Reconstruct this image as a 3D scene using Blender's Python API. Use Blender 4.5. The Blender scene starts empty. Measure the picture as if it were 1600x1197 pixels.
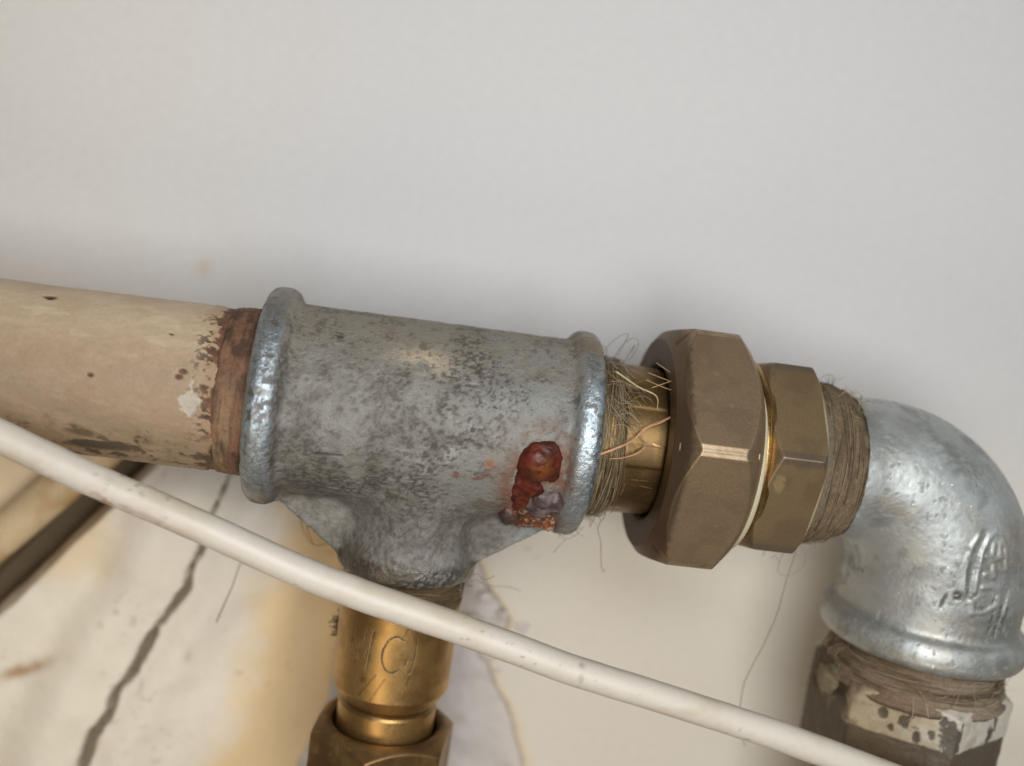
import bpy, math
import numpy as np
from mathutils import Matrix, Vector

MM = 0.001                      # everything below is measured in millimetres
sc = bpy.context.scene
rng = np.random.default_rng(7)

# ------------------------------------------------------------------ camera
cam_d = bpy.data.cameras.new('camera')
cam = bpy.data.objects.new('camera', cam_d)
sc.collection.objects.link(cam)
_r = Vector((0.98623, -0.08392, 0.14250)); _u = Vector((-0.12643, 0.17287, 0.97680)); _f = Vector((0.10661, 0.98136, -0.15988))
_m = Matrix((_r, _u, -_f)).transposed().to_4x4()
_m.translation = Vector((-5.446, -196.641, 40.303)) * MM
cam.matrix_world = _m
cam_d.sensor_width = 36; cam_d.lens = 36.0
cam_d.clip_start = 0.01; cam_d.clip_end = 50
cam_d.dof.use_dof = True; cam_d.dof.focus_distance = 0.186; cam_d.dof.aperture_fstop = 7.5
sc.camera = cam

# ------------------------------------------------------------------ light: indoor daylight from windows behind the camera
world = bpy.data.worlds.new('World'); sc.world = world; world.use_nodes = True
bg = world.node_tree.nodes['Background']
bg.inputs[0].default_value = (1.0, 0.85, 0.70, 1); bg.inputs[1].default_value = 0.12

def area(name, loc, target, sx, sy, power, col):
    d = bpy.data.lights.new(name, 'AREA'); d.shape = 'RECTANGLE'; d.size = sx * MM; d.size_y = sy * MM
    d.energy = power; d.color = col
    o = bpy.data.objects.new(name, d); sc.collection.objects.link(o)
    o.location = Vector(loc) * MM
    o.rotation_euler = (Vector(target) - Vector(loc)).to_track_quat('-Z', 'Y').to_euler()
    return o
area('window_light', (520, -270, 270), (40, 0, 10), 220, 300, 0.34, (0.80, 0.91, 1.0))
area('doorway_light', (34, -312, 62), (15, 0, -5), 170, 260, 1.19, (0.95, 0.975, 1.0))
area('warm_lamp', (-110, -300, -210), (-45, 40, -55), 120, 120, 0.17, (1.0, 0.80, 0.55))

sc.view_settings.view_transform = 'Standard'; sc.view_settings.look = 'None'
sc.view_settings.exposure = -0.12; sc.view_settings.gamma = 1.0
sc.cycles.max_bounces = 6
try:
    sc.cycles.use_denoising = True
except Exception:
    pass

# ------------------------------------------------------------------ numeric helpers
def lin(r, g, b, k=1.0):
    c = np.array([r, g, b], float) / 255
    return np.where(c < .04045, c / 12.92, ((c + .055) / 1.055) ** 2.4) * k

def _hash(ix, iy, iz, seed):
    h = (ix.astype(np.uint32) * np.uint32(374761393) + iy.astype(np.uint32) * np.uint32(668265263)
         + iz.astype(np.uint32) * np.uint32(2147483647 - 58) + np.uint32((seed * 974711 + 12345) % 4294967296))
    h ^= h >> np.uint32(13); h *= np.uint32(1274126177); h ^= h >> np.uint32(16)
    h *= np.uint32(2246822519); h ^= h >> np.uint32(15)
    return h.astype(np.float64) / 4294967296.0

def vnoise(P, seed=0):
    with np.errstate(over='ignore'):
        fl = np.floor(P); f = P - fl; i = fl.astype(np.int64)
        f = f * f * f * (f * (f * 6 - 15) + 10)
        out = 0
        for dx in (0, 1):
            wx = f[:, 0] if dx else 1 - f[:, 0]
            for dy in (0, 1):
                wy = f[:, 1] if dy else 1 - f[:, 1]
                for dz in (0, 1):
                    wz = f[:, 2] if dz else 1 - f[:, 2]
                    out = out + wx * wy * wz * _hash(i[:, 0] + dx, i[:, 1] + dy, i[:, 2] + dz, seed)
    return out * 2 - 1

def fbm(P, size, octv=4, seed=0, stretch=(1, 1, 1)):
    Q = P / np.array(stretch, float) / size; a = 1.0; s = 0; t = 0
    for k in range(octv):
        s = s + a * vnoise(Q * 2 ** k + 17.3 * k, seed + k); t += a; a *= .55
    return s / t * 1.6

def ss(a, b, x):
    t = np.clip((x - a) / (b - a), 0, 1); return t * t * (3 - 2 * t)

def mix(a, b, t):
    t = np.asarray(t)[:, None]; return a * (1 - t) + b * t

def smin(a, b, k):
    h = np.clip(.5 + .5 * (b - a) / k, 0, 1); return b * (1 - h) + a * h - k * h * (1 - h)

def seg_dist(U, V, pts):
    d = np.full(U.shape, 1e9)
    for (a, b), (c, e) in zip(pts[:-1], pts[1:]):
        L = (c - a) ** 2 + (e - b) ** 2 + 1e-9
        t = np.clip(((U - a) * (c - a) + (V - b) * (e - b)) / L, 0, 1)
        d = np.minimum(d, np.hypot(U - a - t * (c - a), V - b - t * (e - b)))
    return d

# ------------------------------------------------------------------ mesh helpers
def vnormals(V, F):
    n = np.zeros_like(V)
    a, b, c = V[F[:, 0]], V[F[:, 1]], V[F[:, 2]]
    fn = np.cross(b - a, c - a) if F.shape[1] == 3 else np.cross(c - a, V[F[:, 3]] - b)
    for k in range(F.shape[1]): np.add.at(n, F[:, k], fn)
    return n / (np.linalg.norm(n, axis=1, keepdims=True) + 1e-12)

def mesh_obj(name, V, F, mat, parent=None, origin=(0, 0, 0), col=None, rm=None, smooth=True):
    V = np.asarray(V, float); F = np.asarray(F, int)
    me = bpy.data.meshes.new(name)
    n = F.shape[1]
    me.vertices.add(len(V)); me.vertices.foreach_set('co', ((V - np.array(origin)) * MM).ravel())
    me.loops.add(F.size); me.loops.foreach_set('vertex_index', F.ravel().astype(np.int32))
    me.polygons.add(len(F)); me.polygons.foreach_set('loop_start', np.arange(0, F.size, n, dtype=np.int32))
    me.polygons.foreach_set('loop_total', np.full(len(F), n, np.int32))
    me.polygons.foreach_set('use_smooth', np.full(len(F), smooth))
    me.update(calc_edges=True); me.validate()
    if col is not None:
        a = me.attributes.new('Col', 'FLOAT_COLOR', 'POINT')
        c = np.ones((len(V), 4)); c[:, :3] = np.clip(col, 0, 1); a.data.foreach_set('color', c.ravel())
    if rm is not None:
        a = me.attributes.new('RM', 'FLOAT_VECTOR', 'POINT')
        c = np.zeros((len(V), 3)); c[:, 0] = rm[0]; c[:, 1] = rm[1]; a.data.foreach_set('vector', c.ravel())
    me.materials.append(mat)
    o = bpy.data.objects.new(name, me); sc.collection.objects.link(o)
    if parent is not None: o.parent = parent
    else: o.location = Vector(origin) * MM
    return o

def thing(name, label, cat, loc, group=None):
    o = bpy.data.objects.new(name, None); sc.collection.objects.link(o)
    o.empty_display_size = .01; o.location = Vector(loc) * MM
    o['label'] = label; o['category'] = cat
    if group: o['group'] = group
    return o

def tag(o, label, cat, kind=None, group=None):
    o['label'] = label; o['category'] = cat
    if kind: o['kind'] = kind
    if group: o['group'] = group
    return o

def resample(prof, ds):
    out = []
    for (a, b), (c, d) in zip(prof[:-1], prof[1:]):
        n = max(1, int(math.ceil(math.hypot(c - a, d - b) / ds)))
        for k in range(n): out.append((a + (c - a) * k / n, b + (d - b) * k / n))
    out.append(prof[-1]); return np.array(out)

def soften(p, it):
    p = p.copy()
    for _ in range(it): p[1:-1] = p[1:-1] * .5 + (p[:-2] + p[2:]) * .25
    return p

def revolve(prof, nth, axis='x', ds=.25, soft=0, shape=None, cx=0, cy=0):
    p = soften(resample(prof, ds), soft); n = len(p)
    th = np.linspace(-np.pi, np.pi, nth, endpoint=False)
    S = np.repeat(p[:, 0], nth); R = np.repeat(p[:, 1], nth); T = np.tile(th, n)
    if shape is not None: S, R = shape(S, R, T)
    if axis == 'x': V = np.stack([S, -R * np.cos(T), R * np.sin(T)], 1)
    else: V = np.stack([cx + R * np.sin(T), cy - R * np.cos(T), S], 1)
    i = np.arange(n - 1)[:, None] * nth; j = np.arange(nth)[None]; k = (j + 1) % nth
    F = np.stack([i + j, i + k, i + nth + k, i + nth + j], -1).reshape(-1, 4)
    nrm = vnormals(V, F)
    ctr = np.stack([V[:, 0], 0 * T, 0 * T], 1) if axis == 'x' else np.stack([0 * T + cx, 0 * T + cy, V[:, 2]], 1)
    if np.mean(np.sum(nrm * (V - ctr), 1)) < 0: F = F[:, ::-1]
    return V, F, S, R, T

def surface_nets(sdf, lo, hi, h):
    lo = np.array(lo, float); n = np.ceil((np.array(hi) - lo) / h).astype(int) + 1
    g = [lo[k] + h * np.arange(n[k]) for k in range(3)]
    X, Y, Z = np.meshgrid(*g, indexing='ij')
    S = sdf(np.stack([X.ravel(), Y.ravel(), Z.ravel()], 1)).reshape(n) < 0
    c = np.zeros(n - 1, int)
    for dx in (0, 1):
        for dy in (0, 1):
            for dz in (0, 1): c += S[dx:n[0]-1+dx, dy:n[1]-1+dy, dz:n[2]-1+dz]
    act = (c > 0) & (c < 8)
    idx = -np.ones(n - 1, int); idx[act] = np.arange(act.sum())
    P = lo + (np.argwhere(act) + .5) * h
    for _ in range(5):
        e = .02; f = sdf(P)
        G = np.stack([(sdf(P + np.eye(3)[k] * e) - sdf(P - np.eye(3)[k] * e)) / (2 * e) for k in range(3)], 1)
        st = f[:, None] * G / (np.sum(G * G, 1)[:, None] + 1e-6)
        L = np.linalg.norm(st, axis=1, keepdims=True) + 1e-9
        P = P - st * np.minimum(1, .5 * h / L)
    faces = []
    for ax in range(3):
        a = [slice(1, -1)] * 3; b = [slice(1, -1)] * 3; a[ax] = slice(0, -1); b[ax] = slice(1, None)
        s0, s1 = S[tuple(a)], S[tuple(b)]
        o1, o2 = [k for k in range(3) if k != ax]
        for flip, m in ((0, s0 & ~s1), (1, ~s0 & s1)):
            w = np.argwhere(m)
            if not len(w): continue
            w = w + 1; w[:, ax] -= 1
            q = []
            for d1, d2 in ((-1, -1), (0, -1), (0, 0), (-1, 0)):
                v = w.copy(); v[:, o1] += d1; v[:, o2] += d2; q.append(idx[v[:, 0], v[:, 1], v[:, 2]])
            q = np.stack(q, 1)
            if (flip == 1) != (ax == 1): q = q[:, ::-1]
            faces.append(q)
    F = np.concatenate(faces); F = F[(F >= 0).all(1)]
    return P, F

def tubes(paths, radii, sides=4):
    Vs, Fs, off = [], [], 0
    for p, r in zip(paths, radii):
        p = np.asarray(p, float); n = len(p)
        t = np.gradient(p, axis=0); t /= np.linalg.norm(t, axis=1, keepdims=True) + 1e-9
        ref = np.array([.31, .87, .38]) if abs(t[:, 1]).mean() < .8 else np.array([.9, .1, .4])
        a = np.cross(t, ref); a /= np.linalg.norm(a, axis=1, keepdims=True) + 1e-9
        b = np.cross(t, a); rr = np.broadcast_to(r, (n,)).copy()
        th = np.arange(sides) * 2 * np.pi / sides
        V = p[:, None] + rr[:, None, None] * (np.cos(th)[None, :, None] * a[:, None] + np.sin(th)[None, :, None] * b[:, None])
        i = np.arange(n - 1)[:, None] * sides; j = np.arange(sides)[None]; k = (j + 1) % sides
        F = np.stack([i + j, i + k, i + sides + k, i + sides + j], -1).reshape(-1, 4) + off
        Vs.append(V.reshape(-1, 3)); Fs.append(F[:, ::-1]); off += n * sides
    return np.concatenate(Vs), np.concatenate(Fs)

def spline(pts, n=24):
    p = np.asarray(pts, float); q = np.vstack([2 * p[0] - p[1], p, 2 * p[-1] - p[-2]]); out = []
    for k in range(1, len(q) - 2):
        t = np.linspace(0, 1, n, endpoint=False)[:, None]
        a, b, c, d = q[k - 1], q[k], q[k + 1], q[k + 2]
        out.append(.5 * (2 * b + (c - a) * t + (2 * a - 5 * b + 4 * c - d) * t ** 2 + (3 * b - a - 3 * c + d) * t ** 3))
    out.append(p[-1:]); return np.vstack(out)

# ------------------------------------------------------------------ materials
def material(name, base=(.5, .5, .5), rough=.5, metal=0., attr=False, grain=(1., .15), spots=None, bumps=((1., .1),), spec=.5, coat=0, sss=0):
    """Principled surface. grain / spots vary the colour finely, bumps = (size in mm, depth in mm)."""
    m = bpy.data.materials.new(name); m.use_nodes = True
    nt = m.node_tree; N = nt.nodes; L = nt.links; b = N['Principled BSDF']
    b.inputs['Specular IOR Level'].default_value = spec
    tc = N.new('ShaderNodeTexCoord')
    def noise(size, det=4, rgh=.6):
        t = N.new('ShaderNodeTexNoise'); t.inputs['Scale'].default_value = 1 / (size * MM)
        t.inputs['Detail'].default_value = det; t.inputs['Roughness'].default_value = rgh
        L.new(tc.outputs['Object'], t.inputs['Vector']); return t
    def math_(op, a, b_):
        n = N.new('ShaderNodeMath'); n.operation = op
        for k, v in enumerate((a, b_)):
            if isinstance(v, (int, float)): n.inputs[k].default_value = v
            else: L.new(v, n.inputs[k])
        return n.outputs[0]
    if attr:
        a = N.new('ShaderNodeAttribute'); a.attribute_name = 'Col'; col = a.outputs['Color']
        a2 = N.new('ShaderNodeAttribute'); a2.attribute_name = 'RM'
        sp = N.new('ShaderNodeSeparateXYZ'); L.new(a2.outputs['Vector'], sp.inputs[0])
        rsock = sp.outputs[0]; L.new(sp.outputs[1], b.inputs['Metallic'])
    else:
        c = N.new('ShaderNodeRGB'); c.outputs[0].default_value = (*base, 1); col = c.outputs[0]
        v = N.new('ShaderNodeValue'); v.outputs[0].default_value = rough; rsock = v.outputs[0]
        b.inputs['Metallic'].default_value = metal
    g = noise(grain[0], 6, .65)
    k = math_('MULTIPLY_ADD', g.outputs['Fac'], 2 * grain[1] * 2)
    k.node.inputs[2].default_value = 1 - 2 * grain[1]
    mx = N.new('ShaderNodeVectorMath'); mx.operation = 'SCALE'; L.new(col, mx.inputs[0]); L.new(k, mx.inputs['Scale'])
    L.new(mx.outputs[0], b.inputs['Base Color'])
    rr = math_('MULTIPLY_ADD', g.outputs['Fac'], .3); rr.node.inputs[2].default_value = -.15
    L.new(math_('ADD', rsock, rr), b.inputs['Roughness'])
    prev = None
    for size, depth in bumps:
        t = noise(size, 5, .6); bp = N.new('ShaderNodeBump'); bp.inputs['Strength'].default_value = 1
        bp.inputs['Distance'].default_value = depth * MM; L.new(t.outputs['Fac'], bp.inputs['Height'])
        if prev: L.new(prev, bp.inputs['Normal'])
        prev = bp.outputs[0]
    if prev: L.new(prev, b.inputs['Normal'])
    if coat: b.inputs['Coat Weight'].default_value = coat; b.inputs['Coat Roughness'].default_value = .25
    if sss:
        b.inputs['Subsurface Weight'].default_value = sss; b.inputs['Subsurface Radius'].default_value = (.001, .0008, .0006)
    return m

M_WALL = material('wall_paint', attr=True, grain=(2.2, .035), bumps=((14, .10), (1.1, .035)), spec=.25)
M_PIPE = material('old_cream_paint', attr=True, grain=(.8, .09), bumps=((2.5, .12), (.5, .05)))
M_RUST = material('rusty_thread', attr=True, grain=(.5, .25), bumps=((.7, .15),), spec=.3)
M_ZINC = material('weathered_zinc', attr=True, grain=(.32, .26), bumps=((1.0, .17), (.28, .10)))
M_ELB = material('galvanised_zinc', attr=True, grain=(.5, .07), bumps=((.8, .035), (.3, .025)))
M_BRASS = material('dull_brass', attr=True, grain=(.24, .17), bumps=((.28, .022), (3, .03)))
M_BRASS2 = material('turned_brass', attr=True, grain=(.6, .10), bumps=((.5, .02),))
M_RBLOB = material('glossy_rust', attr=True, grain=(.9, .16), bumps=((1.2, .10), (.4, .04)), spec=.3)
M_GLINT = material('pale_glint', base=tuple(lin(196, 184, 156, .9)), rough=.5, grain=(1, .05), bumps=((1, .03),))  # colour of the painted reflection beside the union nut
M_CABLE = material('white_cable_sheath', attr=True, grain=(1.2, .035), bumps=((3, .05),), sss=.15)
M_HEMP = material('hemp_fibre', attr=True, grain=(.7, .2), bumps=(), spec=.3)
M_FELT = material('packed_hemp', attr=True, grain=(.35, .3), bumps=((.5, .25),), spec=.15)
M_BUSH = material('chipped_white_paint', attr=True, grain=(.6, .12), bumps=((.9, .1),))
M_PLAST = material('bare_plaster', base=tuple(lin(206, 197, 188, 1.15)), rough=.9, grain=(1.2, .06), bumps=((1, .15),), spec=.2)

# ------------------------------------------------------------------ wall
def axis_pts(lo, hi, segs):
    out = [lo]; x = lo
    while x < hi:
        st = next(s for a, b, s in segs if a <= x < b); x = min(hi, x + st); out.append(x)
    return np.array(out)
BIG = 1e9
gx = axis_pts(-420, 470, [(-BIG, -130, 10), (-130, -96, 2), (-96, 48, .55), (48, 70, 2), (70, BIG, 10)])
gz = axis_pts(-420, 400, [(-BIG, -130, 10), (-130, -112, 2), (-112, -14, .55), (-14, 30, 1.5), (30, BIG, 10)])
WX, WZ = np.meshgrid(gx, gz, indexing='ij'); U = WX.ravel(); Wz = WZ.ravel()
Q = np.stack([U, 0 * U, Wz], 1)
n1 = fbm(Q, 9, 4, 3); n2 = fbm(Q, 2.5, 4, 9); n3 = fbm(Q, 30, 3, 21)
h = .35 * fbm(Q, 60, 3, 5) + .05 * n1
# left plaster sheet, bounded at the upper left by a ragged edge and split by a crack
CR = [(-38.6, -18), (-40.4, -26.9), (-42.2, -32), (-43.0, -38), (-45.2, -44.0), (-45.4, -48), (-48.4, -53.2), (-51, -57.5), (-53.2, -62.9), (-55.0, -68), (-58, -72.6), (-59.6, -79), (-62.6, -84.9), (-64.6, -96.4), (-68, -115)]
cz = np.array([p[1] for p in CR])[::-1]; cxs = np.array([p[0] for p in CR])[::-1]
crx = np.interp(Wz, cz, cxs)
dcr = seg_dist(U, Wz, CR) + .42 * n2 + .2 * n1
cw = np.interp(-Wz, [18, 30, 40, 60, 100], [.28, .45, .65, .95, 1.3])
L1x = -86.5 + (Wz + 60) * (27.5 / 34) + .5 * n1          # edge of the sheet
ridge = np.interp(Wz, [-110, -75, -45, -25], [-43, -37, -31, -26]) + 1.2 * n3
foot = np.interp(Wz, [-110, -80, -36, -20], [-15, -14, -15.5, -20])
low = ss(-16, -30, Wz)
sheet = ss(0, 2.2, U - L1x) * (1 - ss(0, 1, (U - ridge) / np.maximum(foot - ridge, 6))) * low
h += 7.5 * sheet + 1.3 * sheet * n3 + .18 * sheet * n1
h += 1.2 * low * np.exp(-((U - (crx - 9)) / 9) ** 2)
along = U - crx                                            # long soft folds running down beside the crack
h += low * (2.4 * np.exp(-((along - 7.5 - .5 * n3) / 5.0) ** 2) - 1.3 * np.exp(-((along - 18) / 4.5) ** 2) + 1.8 * np.exp(-((along + 10 - n3) / 5.5) ** 2) - 1.2 * np.exp(-((along + 20) / 4.5) ** 2)) * ss(0, 6, U - L1x) * ss(8, 0, U - foot)
h -= 4.6 * (1 - ss(cw * .35, cw * 1.15, dcr)) * ss(-12, -22, Wz)
h += .7 * np.exp(-(dcr / 2.2) ** 2) * low * (U < crx)
# valley below the left sheet edge where another pipe runs in a chase
chase = ss(.5, -1.5, U - L1x) * ss(-12, -24, Wz) * ss(-130, -100, U)
h -= 1.5 * chase + 24 * ss(.2, -2.0, U - L1x) * ss(-9.5, -8.0, U - L1x) * ss(-14, -22, Wz) * ss(-130, -100, U)
h -= 1.6 * ss(ridge + 4, foot, U) * (1 - ss(foot, foot + 3, U)) * low
# broken hole round the brass branch pipe
HB = [(-19, -130), (-18.5, -92), (-13.5, -76), (-12.5, -60), (-13.2, -45), (-9, -34), (3, -30), (13, -33), (17.2, -38.3), (19.5, -43), (24.0, -47.5), (26.8, -51.9), (24.4, -57), (22.3, -61.5), (25.1, -67.9), (28.6, -72), (31.5, -79), (34, -86), (39, -110), (46, -130)]
hx = np.array(HB)
rb = np.interp(-Wz, -hx[6:, 1], hx[6:, 0]) + .7 * n1 + .35 * n2
lb = np.interp(-Wz, -hx[:7, 1][::-1], hx[:7, 0][::-1]) + .5 * n1
inh = np.minimum(np.minimum(U - lb, rb - U), (-31 - Wz))
hole = ss(-.25, .45, inh)
h = h * (1 - hole) + hole * (-2.4 + .9 * n1 + .12 * n2 + 1.2 * ss(9, 0, inh) * n3)
h += .35 * np.exp(-(inh / 1.0) ** 2) * (inh < .2) * low
deep = hole * ss(2, 9, inh) * ss(24, 6, U) * ss(-36, -50, Wz)
h -= 5.0 * deep
# the wall stands 42 mm behind the pipe axis
def on_wall(x, z): return -5.446 + (x + 5.446) * 1.0719, 40.303 + (z - 40.303) * 1.0719
wx_, wz_ = on_wall(U, Wz)
V = np.stack([wx_, 42 - h, wz_], 1)
ni, nj = len(gx), len(gz)
i = np.arange(ni - 1)[:, None] * nj; j = np.arange(nj - 1)[None]
F = np.stack([i + j, i + nj + j, i + nj + j + 1, i + j + 1], -1).reshape(-1, 4)
white = lin(214, 212, 210, 1.0); cream = lin(240, 229, 209, 1.0); ochre = lin(238, 202, 140, .98); bare = lin(215, 207, 200, .95)
dirt = lin(116, 96, 64, .8)
creamk = ss(10, -42, Wz + 10 * n3 - .10 * (U - 20)) * .8 + .30 * ss(-10, -95, U)  # cream lower wall; extra tint at left stands in for light falloff
col = mix(np.tile(white, (len(U), 1)), cream, np.clip(creamk, 0, 1))
och = ss(ridge - 3, ridge + 9, U + 3 * n1) * low * ss(4, -3, U - rb) * (1 - hole)
och = np.maximum(och, .65 * chase)
och = np.maximum(och, .55 * ss(.25, .8, fbm(Q, 16, 3, 33, (1, 1, 2.2))) * low * (U < 0))
col = mix(col, ochre, np.clip(och * .75, 0, 1))
col = mix(col, bare, hole * .95)
col = mix(col, dirt, .8 * (1 - ss(cw * .5, cw * 1.6, dcr)) * ss(-12, -22, Wz))
gapm = ss(.2, -.8, U - L1x) * ss(-10, -8.0, U - L1x) * ss(-14, -22, Wz)
col = mix(col, lin(96, 78, 56), .85 * gapm)  # dirt in the gap, with its shade put into the colour
smear = np.exp(-(((U + 78) / 5) ** 2 + ((Wz + 71 - .5 * (U + 78)) / 1.6) ** 2)) + .7 * np.exp(-(((U + 43.5) / 1.0) ** 2 + ((Wz + 62.5) / 1.6) ** 2))
col = mix(col, lin(165, 125, 80), np.clip(smear * (.75 + .6 * n2), 0, .8))
col = mix(col, lin(205, 185, 150), .55 * np.exp(-(((U + 49.9) ** 2 + (Wz - 20.2) ** 2) / 1.7 ** 2)))
speck = ss(.62, .8, fbm(Q, 1.6, 3, 44)) * ss(.1, .5, fbm(Q, 14, 2, 45)) * low * ss(40, 20, U)
col = mix(col, lin(160, 132, 98), .3 * speck)
col = mix(col, lin(170, 150, 128), .4 * ss(.1, .8, fbm(Q, 8, 3, 61)) * hole)
wall = mesh_obj('wall', V, F, M_WALL, col=col, rm=(.72, 0)); wall['kind'] = 'structure'

# loose plaster flakes along the broken edge
def lump(c, r, seed, sq=(1, 1, 1)):
    nu, nv = 20, 12
    t, p = np.meshgrid(np.linspace(0, 2 * np.pi, nu, endpoint=False), np.linspace(.02, np.pi - .02, nv), indexing='ij')
    D = np.stack([np.cos(t) * np.sin(p), np.sin(t) * np.sin(p), np.cos(p)], -1).reshape(-1, 3)
    D = D * (1 + .35 * fbm(D + 9.1 * seed, .8, 3, seed))[:, None]
    V = np.array(c) + D * r * np.array(sq)
    ii = np.arange(nu)[:, None]; jj = np.arange(nv - 1)[None]; k = (ii + 1) % nu
    return V, np.stack([ii * nv + jj, k * nv + jj, k * nv + jj + 1, ii * nv + jj + 1], -1).reshape(-1, 4)
for s, (x, z, r) in enumerate([(24.6, -50.2, 1.3), (29.2, -52.4, 1.7), (22.6, -60.3, 1.6), (20.4, -46.4, 1.5), (24.8, -63.5, 1.2), (17.4, -52.5, 2.2)]):
    Vf, Ff = lump((on_wall(x, z)[0], 42.2, on_wall(x, z)[1]), r, s + 3, (1.2, .55, .9))
    mesh_obj('plaster_flake', Vf, Ff, M_PLAST, wall)

# ------------------------------------------------------------------ second pipe running along the wall at the lower left
a = np.array([-139., 35.0, -99.5]); b = np.array([-50., 38.0, -3.0])
ts = np.linspace(0, 1, 160); path = a + (b - a) * ts[:, None]; path[:, 2] += .4 * np.sin(ts * 9)
Vp, Fp = tubes([path], [4.6], 40)
nn = fbm(Vp, 6, 4, 71)
colp = mix(np.tile(lin(214, 190, 150), (len(Vp), 1)), lin(178, 140, 88), ss(-.1, .8, nn) * .7)
wp = thing('wall_pipe', 'thin cream painted pipe running slanted along the wall at lower left', 'pipe', (-90, 22.5, -50))
mesh_obj('pipe_body', Vp, Fp, M_PIPE, wp, (-90, 22.5, -50), col=colp, rm=(.6, 0))

# ------------------------------------------------------------------ big painted pipe
def pipe_shape(S, R, T):
    P = np.stack([S, R * np.sin(T), R * np.cos(T)], 1)
    return S, R + .10 * fbm(P, 8, 3, 81) + .05 * fbm(P, 1.2, 3, 82, (2.5, 1, 1))
V, F, S, R, T = revolve([(-330, 15.0), (-130, 15.0), (-110, 15.2), (-60, 15.5), (-34.5, 15.75), (-34.5, 13)], 520, 'x', .28, 0, pipe_shape)
P = V; deg = np.degrees(T); A = T * 15.7
e1 = fbm(P, 2.2, 4, 90); e2 = fbm(P, .8, 4, 91); e3 = fbm(P, 6, 3, 92)
edge = np.interp(deg, [-180, -90, -60, -20, 15, 40, 80, 120, 180], [-40, -40.5, -39.4, -37.6, -38.4, -38.8, -40.6, -40, -40])
off = S - edge + 1.3 * e1 + .8 * e2
unp = ss(-.1, .25, off)                                   # bare rusty metal next to the fitting
near = ss(-7.5, -.5, S - edge)
pits = ss(.44, .58, e2 * .8 + .5 * e1 + .35 * near - .05) * ss(-6, -.5, S - edge) * ss(60, 30, np.abs(deg - 18))
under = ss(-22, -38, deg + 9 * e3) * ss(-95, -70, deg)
upits = .85 * under * ss(.12, .5, e1 + .35 * e3 + .3 * e2)
hole1 = 1 - ss(.65, 1.15, np.hypot((S + 57) / 7.0, (deg + 45 - .25 * (S + 57)) / 6.5) + .35 * e1)
hole2 = .8 - .8 * ss(.5, 1.2, np.hypot((S + 60.5) / 2.8, (deg + 33) / 4.5) + .35 * e1)
dots = np.zeros(len(S))
for x, d, r in ((-69.7, 66, .85), (-59.1, 10, .45), (-43.6, 20, .6), (-44.2, 16, .6), (-47, 45, .3), (-76, 30, .4)):
    dots = np.maximum(dots, 1 - ss(.6, 1.1, np.hypot((S - x) / r / 1.5, (A - np.radians(d) * 15.7) / r) + .3 * e2))
gone = np.clip(np.maximum.reduce([unp, pits, upits, hole1, hole2, dots]), 0, 1)
dd = np.abs(S + 41.6) / 2.6 + np.abs(A - np.radians(1.5) * 15.7) / 3.4 + .42 * e1 + .1 * e2
patch = 1 - ss(.9, 1.0, dd)
V = V * 1.0
rad = np.stack([0 * T, -np.cos(T), np.sin(T)], 1)
V = V - rad * (.28 * gone + .16 * patch)[:, None] + rad * (.12 * np.exp(-(np.clip(-off, 0, 9) / .9) ** 2) * (off < 0) * np.clip(.5 + e1, 0, 1))[:, None]
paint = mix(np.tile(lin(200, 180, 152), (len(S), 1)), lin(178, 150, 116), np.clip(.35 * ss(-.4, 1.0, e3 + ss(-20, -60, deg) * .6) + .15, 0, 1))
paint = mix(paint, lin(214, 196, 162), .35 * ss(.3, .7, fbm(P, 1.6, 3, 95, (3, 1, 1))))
paint = mix(paint, lin(140, 114, 88), .72 * ss(58, 12, deg + 8 * e3 + 3 * e1))  # front and underside browned: shade from light above put into the paint
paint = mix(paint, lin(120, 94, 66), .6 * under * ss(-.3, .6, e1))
rustc = mix(np.tile(lin(112, 82, 58), (len(S), 1)), lin(70, 52, 40), ss(-.2, .5, e2))
rustc = mix(rustc, lin(88, 76, 58), np.clip(upits + hole1 + hole2, 0, 1))
rustc = mix(rustc, lin(120, 82, 58), .6 * unp * ss(-.3, .5, e3))
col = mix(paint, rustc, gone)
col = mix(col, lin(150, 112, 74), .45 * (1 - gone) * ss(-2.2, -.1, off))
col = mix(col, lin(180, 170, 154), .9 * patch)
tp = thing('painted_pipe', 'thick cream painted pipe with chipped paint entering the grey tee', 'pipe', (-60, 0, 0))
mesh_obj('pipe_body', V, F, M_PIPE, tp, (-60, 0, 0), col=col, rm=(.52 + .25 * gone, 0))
# rusty thread between paint and tee
def thread_shape(S, R, T):
    P = np.stack([S, R * np.sin(T), R * np.cos(T)], 1)
    return S, R + .03 * np.sin((S + .9 * T / np.pi) * 2 * np.pi / 1.15) + .22 * fbm(P, 3, 4, 101)
V, F, S, R, T = revolve([(-38.2, 15.3), (-37.6, 15.75), (-34.5, 16.05), (-30.5, 16.2)], 420, 'x', .16, 0, thread_shape)
e1 = fbm(V, 2.5, 4, 103, (1, 1, 1)); deg = np.degrees(T)
col = mix(np.tile(lin(126, 92, 70), (len(S), 1)), lin(84, 64, 50), np.clip(ss(-.3, .7, e1) + .6 * ss(0, .6, fbm(V, 1.6, 3, 107, (.25, 3, 3))), 0, 1))
col = mix(col, lin(146, 124, 92), .6 * ss(-.1, .6, fbm(V, 4, 3, 105, (.35, 1, 3))) * ss(40, -20, deg))
mesh_obj('rusty_thread', V, F, M_RUST, tp, (-60, 0, 0), col=col, rm=(.75, 0))

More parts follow.
